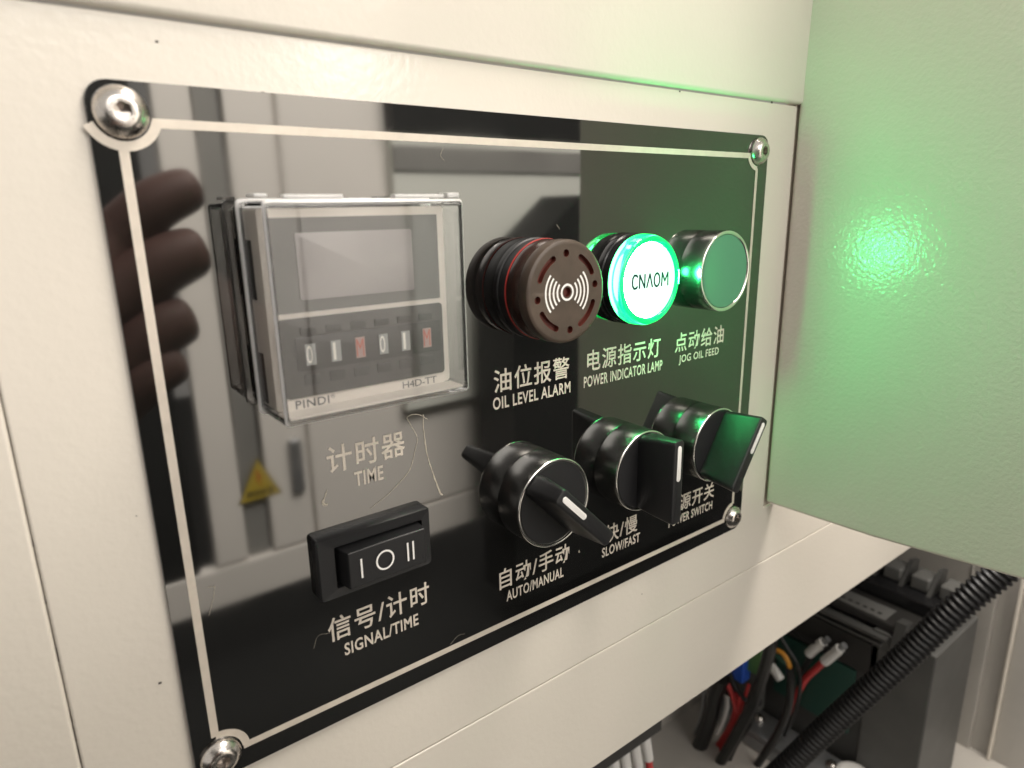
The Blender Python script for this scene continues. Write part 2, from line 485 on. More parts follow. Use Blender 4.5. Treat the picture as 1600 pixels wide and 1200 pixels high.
# lettering
def cap(cn, en, xc, cw, ew, zc, ze, ch=0.046, eh=0.0245, dx=0.0):
    text('chinese_lettering', cn, xc - cw / 2, xc + cw / 2, zc, zc + ch, HE, M['etch'], pan, spacing=1.12, offset=0.012)
    text('english_lettering', en, xc - ew / 2 + dx, xc + ew / 2 + dx, ze, ze + eh, HE, M['etch'], pan, spacing=1.08, offset=0.02)
cap('计时器', 'TIME', 0.442, 0.142, 0.053, -0.412, -0.446, 0.046, 0.026)
cap('油位报警', 'OIL LEVEL ALARM', 0.801, 0.191, 0.197, -0.337, -0.3695)
cap('电源指示灯', 'POWER INDICATOR LAMP', 1.061, 0.230, 0.248, -0.334, -0.367)
cap('点动给油', 'JOG OIL FEED', 1.320, 0.186, 0.153, -0.333, -0.3655)
cap('信号/计时', 'SIGNAL/TIME', 0.445, 0.199, 0.147, -0.7165, -0.753)
cap('自动/手动', 'AUTO/MANUAL', 0.803, 0.191, 0.157, -0.7555, -0.788)
cap('快/慢', 'SLOW/FAST', 1.064, 0.108, 0.128, -0.7535, -0.785)
cap('电源开关', 'POWER SWITCH', 1.322, 0.186, 0.176, -0.751, -0.784)
# scratches worn through the black layer
mb = MB()
def scr(pxs, w0, w1, seed):
    q = [(at(*p).x, at(*p).z) for p in pxs]
    sp = [(v.x, v.y) for v in spline([Vector((a, b, 0)) for a, b in q], 10)]
    rn = random.Random(seed)
    ws = [max(0.0003, (w0 + (w1 - w0) * i / len(sp)) * rn.uniform(0.45, 1.3)) for i in range(len(sp))]
    sp = [(x + rn.uniform(-.0004, .0004), z + rn.uniform(-.0004, .0004)) for x, z in sp]
    mb = MB(); mb.ribbon(sp, ws, HE); mb.build('scratch', M['scratch'], pan)
scr([(632, 652), (640, 666), (648, 682), (645, 700), (637, 730), (620, 752), (600, 772), (575, 792)], 0.0014, 0.0009, 1)
scr([(657, 646), (658, 670), (664, 710), (672, 735), (683, 766), (688, 771)], 0.0014, 0.0030, 2)
scr([(631, 652), (637, 647), (650, 646), (664, 653)], 0.0018, 0.0012, 3)
scr([(508, 762), (505, 772), (501, 784), (509, 786)], 0.0012, 0.0050, 4)
scr([(322, 914), (334, 912)], 0.0007, 0.0009, 5)
scr([(333, 913), (331, 930), (324, 958)], 0.0010, 0.0005, 6)
scr([(487, 1010), (494, 990), (512, 985)], 0.0004, 0.0003, 7)
scr([(700, 1003), (712, 990), (722, 987)], 0.0006, 0.0004, 8)
scr([(690, 252), (684, 243), (688, 233)], 0.0005, 0.0005, 9)
scr([(865, 351), (870, 358)], 0.0008, 0.0006, 10)
scr([(900, 858), (901, 861)], 0.004, 0.003, 11)
# corner screws
def screw(c):
    o = MB()
    n = 48
    dome = [(0.0312, PT), (0.0316, PT + 0.002), (0.0308, PT + 0.006)]
    for k in range(1, 7):
        a = k / 6
        dome.append((0.0308 - (0.0308 - 0.0150) * a, PT + 0.006 + 0.0125 * math.sin(a * PI / 2) ** 1.0))
    o.lathe(dome, n, cap1=False, cap0=True)
    top = [v for v in o.bm.verts if abs(-v.co.y / S - (PT + 0.0185)) < 1e-4]
    top.sort(key=lambda v: math.atan2(v.co.z, v.co.x))
    th = 0.35
    hexr = lambda a: 0.0112 * math.cos(PI / 6) / math.cos(((a + th) % (PI / 3)) - PI / 6)
    def hx(h, f=1.0): return [o.bm.verts.new(Vector((hexr(math.atan2(v.co.z, v.co.x)) * f * math.cos(math.atan2(v.co.z, v.co.x)), -h, hexr(math.atan2(v.co.z, v.co.x)) * f * math.sin(math.atan2(v.co.z, v.co.x)))) * S) for v in top]
    r1 = hx(PT + 0.0182); r2 = hx(PT + 0.0040)
    for A, B in ((top, r1), (r1, r2)):
        for i in range(n):
            j = (i + 1) % n
            o.bm.faces.new((A[i], A[j], B[j], B[i]))
    s = o.build('screw', M['steel'], pan, (c[0], 0, c[1]), smooth=True, angle=40)
    b = MB(); b.lathe([(0.0118, PT + 0.0045), (0.0, PT + 0.0025)], 6); b.build('hex_socket', M['socket'], s)
    return s
for i, c in enumerate(SC): screw(c)

# ================================================================== CONTROLS
RB = 0.092
# --- alarm buzzer
t = thing('alarm_buzzer', 'smoky red round alarm buzzer with white sound wave symbol, above the oil level caption', 'buzzer', (0.803, -PT, -0.146))
mb = MB(); mb.lathe([(0.094, 0), (0.0945, 0.004), (0.0945, 0.012), (0.092, 0.014), (0.092, 0.031), (0.0905, 0.033)], 96); mb.build('body', M['black_plastic'], t, smooth=True)
mb = MB(); mb.lathe([(0.088, 0.0338), (0.0930, 0.0340), (0.0935, 0.0350), (0.0930, 0.0358), (0.088, 0.0360)], 96); mb.build('red_ring', M['red_ring'], t, smooth=True)
mb = MB(); mb.lathe([(0.0915, 0.0364), (0.0925, 0.040), (0.0918, 0.058), (0.0885, 0.066), (0.087, 0.069)], 96); mb.build('translucent_collar', M['alarm_side'], t, smooth=True)
capo = MB(); capo.lathe([(0.086, 0.0692), (0.0915, 0.071), (0.0928, 0.075), (0.0928, 0.090), (0.0915, 0.0945), (0.0885, 0.0965), (0.0860, 0.0970), (0.0, 0.0970)], 96)
capo = capo.build('sounder_cap', M['alarm_cap'], t, smooth=True)
def slot(a0, a1, r0, r1, h, m, name, par, n=14, depth=0.0008):
    o = MB(); 
    pts = [(r1 * math.cos(math.radians(a0 + (a1 - a0) * k / n)), r1 * math.sin(math.radians(a0 + (a1 - a0) * k / n))) for k in range(n + 1)]
    e = math.radians(a1); rm = (r0 + r1) / 2; hw = (r1 - r0) / 2
    for k in range(1, 6):
        b = PI * k / 6; pts.append((rm * math.cos(e) + hw * math.cos(e + b), rm * math.sin(e) + hw * math.sin(e + b)))
    pts += [(r0 * math.cos(math.radians(a1 - (a1 - a0) * k / n)), r0 * math.sin(math.radians(a1 - (a1 - a0) * k / n))) for k in range(n + 1)]
    e = math.radians(a0)
    for k in range(1, 6):
        b = PI + PI * k / 6; pts.append((rm * math.cos(e) + hw * math.cos(e + b), rm * math.sin(e) + hw * math.sin(e + b)))
    return pts
# real openings: boolean-cut the slots and holes from the cap
cut = MB()
ZF = 0.0970
SLOTS = [(118, 158), (28, 62), (-62, -20), (-150, -112)]
for a0, a1 in SLOTS: cut.prism(slot(a0, a1, 0.0625, 0.0735, 0, None, None, None), ZF - 0.010, ZF + 0.01)
for a in (92, 8, -84, 187):
    cut.lathe([(0.0068, ZF - 0.010), (0.0068, ZF + 0.01)], 16, (0.069 * math.cos(math.radians(a)), 0.069 * math.sin(math.radians(a))), cap0=True)
cut.lathe([(0.0088, ZF - 0.008), (0.0088, ZF + 0.01)], 24, (0.0, 0.0), cap0=True)
cut = cut.build('cutter', M['alarm_hole'], None)
cut.location = capo.parent.location
bo = capo.modifiers.new('openings', 'BOOLEAN'); bo.operation = 'DIFFERENCE'; bo.object = cut; bo.solver = 'EXACT'
bpy.context.view_layer.update()
dg = bpy.context.evaluated_depsgraph_get()
nm = bpy.data.meshes.new_from_object(capo.evaluated_get(dg))
nm.materials.clear(); nm.materials.append(M['alarm_cap']); nm.materials.append(M['alarm_hole'])
capo.modifiers.clear(); capo.data = nm
for p in nm.polygons:
    c = p.center / S
    inside = (-c.y < ZF - 0.0004 and math.hypot(c.x, c.z) < 0.080)
    p.material_index = 1 if inside else 0
bpy.data.objects.remove(cut)
mb = MB()
HI = ZF + 0.0005
mb.ribbon([(0.0135 * math.cos(2 * PI * k / 40), 0.0135 * math.sin(2 * PI * k / 40)) for k in range(41)], 0.0040, HI)
for r in (0.0235, 0.0325, 0.0415, 0.0505):
    for s in (0, 180):
        hw = 40 if s == 180 else 42
        mb.ribbon([(r * math.cos(math.radians(s - hw + 2 * hw * k / 24)), r * math.sin(math.radians(s - hw + 2 * hw * k / 24))) for k in range(25)], 0.0038, HI)
mb.build('sound_wave_symbol', M['white_mark'], t)

# --- indicator lamp
t = thing('indicator_lamp', 'lit green round indicator lamp with teal letters on its glowing white face', 'indicator lamp', (1.060, -PT, -0.147))
mb = MB(); mb.lathe([(0.094, 0), (0.095, 0.003), (0.095, 0.016), (0.0925, 0.018), (0.0925, 0.034), (0.080, 0.036)], 96); mb.build('body', M['black_gloss'], t, smooth=True)
mb = MB(); mb.lathe([(0.073, 0.0365), (0.073, 0.060), (0.070, 0.0625), (0.0, 0.0625)], 72, cap0=True); mb.build('glowing_core', M['lens_core'], t, smooth=True)
mb = MB(); mb.lathe([(0.0765, 0.0368), (0.0930, 0.0368), (0.0935, 0.040), (0.0925, 0.058), (0.0895, 0.0655), (0.0850, 0.0680), (0.0800, 0.0670), (0.0770, 0.0640), (0.0765, 0.0600), (0.0765, 0.0368)], 96, cap1=False)
mb.build('green_lens', M['lens'], t, smooth=True, angle=60)
mb = MB(); mb.lathe([(0.0755, 0.0632), (0.0755, 0.0650), (0.0735, 0.0662), (0.0, 0.0662)], 72, cap0=True); face = mb.build('lamp_face', M['lens_face'], t, smooth=True)
LT = {'C': [(0.62, .86), (.5, .98), (.22, 1), (.04, .8), (.0, .5), (.04, .2), (.22, 0), (.5, .02), (.62, .14)],
      'N': [(0, 0), (0, 1), (.66, 0), (.66, 1)], 'A': [(0, 0), (.36, 1), (.72, 0)],
      'O': [(.36 + .36 * math.cos(2 * PI * k / 24), .5 + .5 * math.sin(2 * PI * k / 24)) for k in range(25)],
      'M': [(0, 0), (.04, 1), (.42, .35), (.80, 1), (.84, 0)]}
mb = MB(); xx = -0.055; kk = 0
for ch, adv in (('C', .90), ('N', .94), ('A', .94), ('O', 1.0), ('M', 1.0)):
    P = [(xx + a * 0.0232, -0.013 + b * 0.0265) for a, b in LT[ch]]
    for p, q in zip(P, P[1:]):
        e = (Vector(q) - Vector(p)).normalized() * 0.0012
        mb.ribbon([(p[0] - e.x, p[1] - e.y), (q[0] + e.x, q[1] + e.y)], 0.0044, 0.0668 + 0.00001 * kk); kk += 1
    xx += adv * 0.0232
mb.build('lettering', M['teal_text'], face)

gl = bpy.data.lights.new('lamp_glow', 'POINT'); gl.energy = 0.18; gl.color = (0.04, 1.0, 0.24); gl.shadow_soft_size = 0.0035
glo = bpy.data.objects.new('lamp_glow', gl); link(glo, t, (0.100, -0.056, 0))
# --- push button
t = thing('push_button', 'flat dull green push button in a black chrome bezel with silver rim', 'push button', (1.322, -PT, -0.147))
mb = MB(); mb.lathe([(0.0905, 0), (0.0915, 0.002), (0.0915, 0.054), (0.0905, 0.056)], 96); mb.build('bezel', M['dark_chrome'], t, smooth=True)
mb = MB(); mb.lathe([(0.0905, 0.0562), (0.0915, 0.0575), (0.0905, 0.0600), (0.0875, 0.0605), (0.0840, 0.0590), (0.083, 0.0560)], 96, cap1=False); mb.build('rim', M['silver'], t, smooth=True, angle=60)
mb = MB(); mb.lathe([(0.0822, 0.050), (0.0822, 0.0572), (0.0812, 0.0582), (0.0, 0.0584)], 96); mb.build('button_cap', M['green_cap'], t, smooth=True)

# --- selector switches
def selector(label, x, ang):
    t = thing('selector_switch', label, 'switch', (x, -PT, -0.565), 'black chrome selector switches in the bottom row')
    mb = MB(); mb.lathe([(0.0910, 0), (0.0920, 0.002), (0.0920, 0.062), (0.0912, 0.0640)], 96); mb.build('bezel', M['dark_chrome'], t, smooth=True)
    mb = MB(); mb.lathe([(0.0910, 0.0642), (0.0918, 0.0655), (0.0908, 0.0672), (0.0885, 0.0675), (0.0868, 0.0662), (0.0862, 0.0610)], 96, cap1=False); mb.build('rim', M['silver'], t, smooth=True, angle=60)
    mb = MB(); mb.lathe([(0.0850, 0.058), (0.0850, 0.0640), (0.0835, 0.0656), (0.0, 0.0660)], 96); mb.build('turning_disc', M['black_plastic'], t, smooth=True)
    # handle: full-diameter bar, wide at the root, narrower at the front
    mb = MB()
    L0, L1, W0, W1, H0, H1 = 0.0850, 0.0940, 0.0245, 0.0155, 0.0655, 0.157
    n = 7
    def ring(L, W, h):
        pts = []
        r = W * 0.55
        for cx, cz, a0 in ((W - r, -L + r, -90), (W - r, L - r, 0), (-W + r, L - r, 90), (-W + r, -L + r, 180)):
            for k in range(n):
                a = math.radians(a0 + 90 * k / (n - 1)); pts.append((cx + r * math.cos(a), -h, cz + r * math.sin(a)))
        return [mb.bm.verts.new(Vector(p) * S) for p in pts]
    rg = [ring(L0, W0, H0), ring(L0 + 0.003, W0 - 0.001, H0 + 0.02), ring(L1, W1 + 0.0008, H1 - 0.004), ring(L1 - 0.001, W1 - 0.0006, H1 - 0.001), ring(L1 - 0.004, W1 - 0.003, H1)]
    for A, B in zip(rg, rg[1:]):
        for i in range(len(A)):
            j = (i + 1) % len(A); mb.bm.faces.new((A[i], A[j], B[j], B[i]))
    mb.bm.faces.new(rg[-1]); mb.bm.faces.new(rg[0][::-1])
    h = mb.build('handle', M['black_plastic'], t, smooth=True, angle=45)
    h.rotation_euler = (0, math.radians(ang), 0)
    mb = MB(); mb.prism(rrect(-0.0058, 0.004, 0.0058, 0.083, 0.0056, 5), H1 - 0.001, H1 + 0.0014, bev=0.0005); mb.build('marker_line', M['white_mark'], h, smooth=True)
    return t
selector('black selector switch turned to upper left above the auto caption', 0.800, -45)
selector('black selector switch with upright handle between the other two', 1.063, 0)
selector('black selector switch turned to upper right beside the corner screw', 1.322, 33)

# --- rocker switch
rk = thing('rocker_switch', 'black three position rocker switch with white marks below the timer', 'switch', (0.4375, -PT, -0.5685))
W, H = 0.1055, 0.0555
fr = MB()
o0 = rrect(-W, -H, W, H, 0.006, 3); i0 = rrect(-W + 0.030, -H + 0.016, W - 0.016, H - 0.020, 0.003, 3)
def vv(pts, h): return [fr.bm.verts.new(Vector((p[0], -h, p[1])) * S) for p in pts]
o_sc = lambda k: [(p[0] * k, p[1] * k) for p in o0]
a, b, c, d, e = vv(o0, 0), vv(o0, 0.018), vv(o_sc(0.975), 0.0215), vv(i0, 0.0195), vv(i0, 0.002)
for A, B in ((a, b), (b, c), (c, d), (d, e)):
    for i in range(len(A)):
        j = (i + 1) % len(A); fr.bm.faces.new((A[i], A[j], B[j], B[i]))
fr.bm.faces.new(e)
fr.build('bezel', M['black_plastic'], rk, smooth=True)
mb = MB()
ix0, ix1, iz0, iz1 = -W + 0.032, W - 0.018, -H + 0.018, H - 0.022
prof = [(ix0 + 0.004, 0.004), (ix0 + 0.012, 0.042), (0.0, 0.0405), (ix1 - 0.004, 0.042), (ix1, 0.004)]
A = [mb.bm.verts.new(Vector((p[0], -p[1], iz0)) * S) for p in prof]; B = [mb.bm.verts.new(Vector((p[0], -p[1], iz1 - 0.004)) * S) for p in prof]
for i in range(len(prof)):
    j = (i + 1) % len(prof); mb.bm.faces.new((A[i], A[j], B[j], B[i]))
mb.bm.faces.new(A[::-1]); mb.bm.faces.new(B)
ro = mb.build('rocker', M['black_plastic'], rk, smooth=True, bev=0.0025)
mb = MB(); hh = 0.0436
for x in (-0.040, 0.0465, 0.057): mb.ribbon([(x, -0.021), (x, 0.014)], 0.0032, hh)
mb.ribbon([(0.003 + 0.0155 * math.cos(2 * PI * k / 36), -0.003 + 0.0165 * math.sin(2 * PI * k / 36)) for k in range(37)], 0.0032, hh)
mb.build('position_marks', M['white_mark'], ro)

# ================================================================== TIMER
tm = thing('timer_relay', 'square panel timer under a clear hinged cover with six thumbwheel digits', 'timer', (0, -PT, 0))
TX0, TX1, TZ0, TZ1 = 0.270, 0.566, -0.279, 0.0165
hb, hf, wt0 = 0.028, 0.132, 0.0065
mb = MB(); mb.prism(rrect(TX0 + 0.004, TZ0 + 0.006, TX1 - 0.004, TZ1 - 0.004, 0.008), 0, 0.010, bev=0.001)
mb.prism(rrect(TX0 + 0.010, TZ0 + 0.002, TX1 - 0.010, TZ1 - 0.010, 0.008), 0.0102, hb - 0.001, bev=0.001)
mb.build('gasket', M['black_gloss'], tm, smooth=True)
bx = MB(); bx.prism(rrect(TX0 + 0.0105, TZ0 + 0.011, TX1 - 0.0105, TZ1 - 0.0105, 0.004), hb, 0.086, bev=0.002)
body = bx.build('case', M['cream_plastic'], tm, smooth=True)
mb = MB()
for z0, z1 in ((-0.115, -0.035), (-0.262, -0.190)): mb.box((TX0 + 0.0090, -0.052, z0), (TX0 + 0.0115, -0.034, z1))
mb.build('vent_slot', M['wheel_dark'], body)
hs = 0.0862
mb = MB(); mb.box((TX0 + 0.0105, -(hf - wt0 - 0.002), TZ0 + 0.0078), (TX1 - 0.0105, -hs - 0.0014, TZ0 + 0.0106)); mb.build('case_sill', M['cream_plastic'], body)
mb = MB(); mb.prism([(0.289, -0.1325), (0.5435, -0.1325), (0.5435, -0.006), (0.289, -0.006)], hs, hs + 0.0012); disp = mb.build('display_window', M['grey_film'], body)
mb = MB(); mb.prism(rrect(0.322, -0.116, 0.498, -0.026, 0.003), hs + 0.0014, hs + 0.0030, bev=0.0008); mb.build('liquid_crystal_panel', M['lcd'], disp, smooth=True)
mb = MB(); mb.prism(rrect(0.2895, -0.2515, 0.5445, -0.1400, 0.004), hs, hs + 0.0035, bev=0.0012); blk = mb.build('thumbwheel_block', M['wheel_grey'], body, smooth=True)
hw = hs + 0.0037
mb = MB()
mb.prism(rrect(0.308, -0.214, 0.5385, -0.166, 0.003), hw, hw + 0.0022, bev=0.0006)
for i in range(6):
    xc = 0.3275 + i * 0.0372
    mb.prism(rrect(xc - 0.0115, -0.1635, xc + 0.0115, -0.1535, 0.002), hw, hw + 0.0016, bev=0.0005)
    mb.prism(rrect(xc - 0.0115, -0.2345, xc + 0.0115, -0.2200, 0.002), hw, hw + 0.0016, bev=0.0005)
mb.build('push_keys', M['wheel_dark'], blk, smooth=True)
hd = hw + 0.0026
for i, ch in enumerate('01M01M'):
    xc = 0.3275 + i * 0.0372
    red = ch == 'M'
    mb = MB(); mb.box((xc - 0.0072, -hd - 0.0006, -0.2065), (xc + 0.0072, -hd + 0.001, -0.1765))
    mb.build('digit_wheel', M['wheel_red' if red else 'wheel_window'], blk)
    text('digit', ch, xc - (0.0066 if ch != '1' else 0.0050), xc + (0.0022 if not red else 0.005) - (0.003 if ch == '1' else 0), -0.2040, -0.1785, hd + 0.0012, M['red_ink' if red else 'digit_white'], blk)
mb = MB(); mb.box((0.289, -hs - 0.0012, -0.2755), (0.5445, -hs + 0.0005, -0.2540)); strip = mb.build('name_strip', M['cream_plastic'], body)
text('lettering', 'PINDI', 0.3005, 0.3500, -0.2672, -0.2552, hs + 0.0018, M['grey_ink'], strip, offset=0.012, spacing=1.1)
text('lettering', '®', 0.3525, 0.3590, -0.2605, -0.2545, hs + 0.0018, M['grey_ink'], strip)
text('lettering', 'H4D-TT', 0.4690, 0.5300, -0.2668, -0.2558, hs + 0.0018, M['grey_ink'], strip, spacing=0.93)
# clear cover: a real hollow box, open at the back, with a flange and snap tabs
cv = MB()
def ringv(x0, z0, x1, z1, r, h): return [cv.bm.verts.new(Vector((p[0], -h, p[1])) * S) for p in rrect(x0, z0, x1, z1, r, 4)]
wt = 0.0065
R = [ringv(TX0 - 0.003, TZ0 - 0.003, TX1 + 0.003, TZ1 + 0.003, 0.008, hb), ringv(TX0 - 0.003, TZ0 - 0.003, TX1 + 0.003, TZ1 + 0.003, 0.008, hb + 0.006),
     ringv(TX0, TZ0, TX1, TZ1, 0.007, hb + 0.0075), ringv(TX0 + 0.001, TZ0 + 0.001, TX1 - 0.001, TZ1 - 0.001, 0.006, hf - 0.003), ringv(TX0 + 0.004, TZ0 + 0.004, TX1 - 0.004, TZ1 - 0.004, 0.005, hf)]
Ri = [ringv(TX0 + wt, TZ0 + wt, TX1 - wt, TZ1 - wt, 0.004, hb), ringv(TX0 + wt + .001, TZ0 + wt + .001, TX1 - wt - .001, TZ1 - wt - .001, 0.004, hf - wt)]
for A, B in list(zip(R, R[1:])) + [(Ri[0], Ri[1])] + [(R[0], Ri[0])]:
    for i in range(len(A)):
        j = (i + 1) % len(A); cv.bm.faces.new((A[i], A[j], B[j], B[i]))
cv.bm.faces.new(R[-1]); cv.bm.faces.new(Ri[-1])
cover = cv.build('clear_cover', [M['clear'], M['clear_edge']], tm, smooth=True, angle=30)
for p in cover.data.polygons:
    c = p.center / S
    if len(p.vertices) == 4 and (-c.y > hf - 0.0032 or -c.y < hb + 0.008): p.material_index = 1
tb = MB()
tb.box((TX0 + 0.030, -0.126, TZ1 + 0.0008), (TX0 + 0.110, -0.110, TZ1 + 0.006), 0.001)
tb.box((TX1 - 0.110, -0.126, TZ1 + 0.0008), (TX1 - 0.030, -0.110, TZ1 + 0.006), 0.001)
tb.box((TX0 + 0.005, -0.090, TZ1 + 0.0035), (TX0 + 0.022, -0.055, TZ1 + 0.008), 0.001)
tb.box((TX1 - 0.024, -0.126, TZ1 + 0.0008), (TX1 - 0.004, -0.100, TZ1 + 0.008), 0.001)
tb.build('snap_tab', M['clear_edge'], cover, smooth=True)

# ================================================================== INSIDE THE BAY
XD = 3.4
def Y(px, py): return atx(px, py, XD).y
ps = thing('power_supply', 'dark grey power supply with terminal rows standing in the bay behind the conduit', 'power supply', (0, 0, 0))
p1 = atx(1466, 1010, XD); ztop = -2.17
yn = 0.03
mb = MB(); mb.box((XD, yn, -3.21), (XD + 0.55, 0.34, ztop - 0.03)); mb.build('end_block', M['dev_light'], ps, bev=0.01)
mb = MB(); mb.box((XD + 0.02, 0.341, -3.21), (XD + 0.55, 1.22, ztop - 0.05)); mb.build('case', M['dev_grey'], ps, bev=0.01)
mb = MB(); mb.box((XD + 0.02, 0.12, ztop - 0.028), (XD + 0.50, 1.2, ztop + 0.02)); mb.build('top_cover', M['wheel_dark'], ps, bev=0.01)
mb = MB(); mb.box((XD + 0.22, 0.06, ztop + 0.021), (XD + 0.50, 1.2, ztop + 0.10)); mb.build('terminal_base', M['black_gloss'], ps, bev=0.01)
mb = MB(); mb.box((XD + 0.0, 0.40, ztop - 0.75), (XD + 0.018, 0.86, ztop - 0.34)); mb.build('circuit_board', M['dev_green'], ps)
mb = MB(); mb.box((XD + 0.0, 0.30, ztop - 0.32), (XD + 0.018, 1.18, ztop - 0.13)); mb.build('painted_shade_strip', M['wheel_dark'], ps)  # raised dark strip, shade of a recess put into its colour
mb = MB(); mb.box((XD - 0.035, 0.26, ztop - 0.06), (XD + 0.018, 1.1, ztop - 0.045)); mb.box((XD - 0.03, 0.28, ztop - 0.10), (XD + 0.018, 1.1, ztop - 0.088)); mb.build('terminal_rail', M['dev_light'], ps)
mb = MB(); mb.face([(XD + 0.035, 0.30, ztop + 0.0225), (XD + 0.17, 0.30, ztop + 0.0225), (XD + 0.17, 0.72, ztop + 0.0225), (XD + 0.035, 0.72, ztop + 0.0225)]); lab = mb.build('rating_label', M['dev_label'], ps)
mb = MB()
for i in range(9):
    y = 0.335 + i * 0.04
    mb.face([(XD + 0.07, y, ztop + 0.0245), (XD + 0.088, y, ztop + 0.0245), (XD + 0.088, y + 0.022, ztop + 0.0245), (XD + 0.07, y + 0.022, ztop + 0.0245)])
mb.build('label_print', M['wheel_dark'], lab)
for i in range(4):
    y = 0.05 + i * 0.145
    mb = MB(); mb.box((XD + 0.33, y + 0.025, ztop + 0.101), (XD + 0.46, y + 0.12, ztop + 0.18)); mb.build('terminal_cover', M['dev_clear'], ps, bev=0.012)
    mb = MB(); mb.prism([(XD + 0.30, ztop + 0.101), (XD + 0.50, ztop + 0.101), (XD + 0.50, ztop + 0.20), (XD + 0.42, ztop + 0.22)], -y - 0.022, -y); mb.build('terminal_fin', M['dev_grey'], ps)
mb = MB(); mb.prism([(XD - 0.02, ztop - 0.10), (XD + 0.10, ztop - 0.10), (XD + 0.10, ztop + 0.04), (XD + 0.02, ztop + 0.055)], -0.24, -0.19); mb.build('terminal_fin', M['dev_grey'], ps)

br = thing('mounting_bracket', 'grey galvanised bracket on the bay floor below the green board', 'bracket', (0, 0, 0))
mb = MB(); mb.box((XD - 0.22, 0.25, ztop - 0.96), (XD - 0.01, 1.15, ztop - 0.93)); mb.box((XD - 0.22, 0.25, -3.215), (XD - 0.19, 1.15, ztop - 0.961)); mb.build('bracket_rail', M['galv'], br, bev=0.008)
mb = MB(); mb.lathe([(0.03, 0), (0.03, 0.02), (0.02, 0.03), (0, 0.032)], 16)
o = mb.build('bolt_head', M['steel'], br, (XD - 0.10, 0.42, ztop - 0.93), smooth=True); o.rotation_euler = (math.radians(-90), 0, 0)
o2 = o.copy(); COL.objects.link(o2); o2.location = Vector((XD - 0.10, 0.88, ztop - 0.93)) * S
wb = thing('white_bushing', 'pale plastic half round bushing on the bracket under the conduit', 'bushing', (0, 0, 0))
mb = MB(); mb.lathe([(0.085, 0), (0.09, 0.01), (0.09, 0.03), (0.07, 0.04), (0.0, 0.04)], 32)
o = mb.build('bushing_disc', M['ferrule'], wb, (XD - 0.09, 0.30, ztop - 0.925), smooth=True); o.rotation_euler = (math.radians(-90), 0, 0)

def wire(name, label, cat, pix, x, r, m, group=None, parent=None, n=10):
    P = spline([atx(a, b, xx) for a, b, xx in [(q[0], q[1], q[2] if len(q) > 2 else x) for q in pix]], n)
    mb = MB(); mb.tube(P, r, 10)
    o = mb.build(name, M[m], parent, smooth=True)
    if label: tag(o, label, cat, group)
    return o
# corrugated conduit
P = spline([atx(1640, 826, 3.25), atx(1570, 890, 3.2), atx(1490, 955, 3.1), atx(1400, 1040, 3.0), atx(1300, 1130, 2.9), atx(1215, 1210, 2.8), atx(1120, 1290, 2.7)], 60)
L = [0.0]
for a, b in zip(P, P[1:]): L.append(L[-1] + (b - a).length)
def resample(P, L, step):
    out = []; s = 0; i = 0
    while s < L[-1]:
        while L[i + 1] < s: i += 1
        f = (s - L[i]) / max(1e-9, L[i + 1] - L[i]); out.append(P[i].lerp(P[i + 1], f)); s += step
    return out
Q = resample(P, L, 0.0046)
mb = MB(); mb.tube(Q, 0.060, 28, prof=lambda i: (1.0, 1.02, 1.0, 0.86, 0.82, 0.86)[i % 6])
tag(mb.build('corrugated_conduit', M['rubber'], None, smooth=True, angle=80), 'thick black corrugated conduit running diagonally across the bay', 'conduit')

# wires; each with what sits on its end as a part
rw = thing('red_wire', 'red wire with white marker sleeve plugged into the terminal rail', 'wire')
wire('insulation', None, None, [(1235, 1113), (1243, 1090), (1258, 1062), (1275, 1045), (1290, 1032)], XD - 0.06, 0.019, 'wire_red', parent=rw)
wire('marker_sleeve', None, None, [(1288, 1034), (1300, 1024), (1313, 1013)], XD - 0.06, 0.028, 'ferrule', parent=rw)
wire('ring_terminal', None, None, [(1312, 1014), (1320, 1008)], XD - 0.06, 0.018, 'galv', parent=rw)
bw = thing('black_wire', 'thin black wire with white marker sleeve left of the red one', 'wire')
wire('insulation', None, None, [(1248, 1080), (1252, 1060), (1258, 1042), (1268, 1026)], XD - 0.05, 0.017, 'wire_black', parent=bw)
wire('marker_sleeve', None, None, [(1264, 1022), (1275, 1012), (1287, 1003)], XD - 0.05, 0.028, 'ferrule', parent=bw)
wire('ring_terminal', None, None, [(1286, 1004), (1294, 998)], XD - 0.05, 0.018, 'galv', parent=bw)
ow = thing('loose_wire', 'orange and black wire looping down in front of the green board', 'wire')
wire('orange_end', None, None, [(1196, 1012), (1208, 1014), (1222, 1020), (1231, 1033), (1234, 1044)], 3.1, 0.013, 'wire_orange', parent=ow)
wire('insulation', None, None, [(1234, 1043), (1236, 1070), (1232, 1105), (1218, 1140), (1200, 1170), (1170, 1215)], 3.1, 0.022, 'wire_black', parent=ow)
tag(wire('green_wire', None, None, [(1200, 1020), (1214, 1026), (1228, 1038), (1235, 1050)], 3.14, 0.011, 'wire_green'), 'thin dark green wire just under the orange one', 'wire')
tag(wire('thick_cable', None, None, [(1206, 985), (1204, 1010), (1190, 1060), (1178, 1095), (1160, 1130), (1138, 1170), (1110, 1215)], 2.95, 0.032, 'wire_black'), 'thick black cable hanging from under the rail in the middle of the bay', 'cable')
tag(wire('black_cable', None, None, [(1128, 1060), (1120, 1080), (1112, 1115), (1100, 1150), (1085, 1180), (1062, 1220)], 2.95, 0.044, 'wire_black'), 'thick black cable leftmost in the bay beside the beige wall', 'cable')
tag(wire('red_cable', None, None, [(1152, 1085), (1150, 1115), (1140, 1140), (1122, 1168), (1105, 1190), (1085, 1220)], 3.05, 0.024, 'wire_red'), 'thick red cable hanging between two black cables', 'cable')
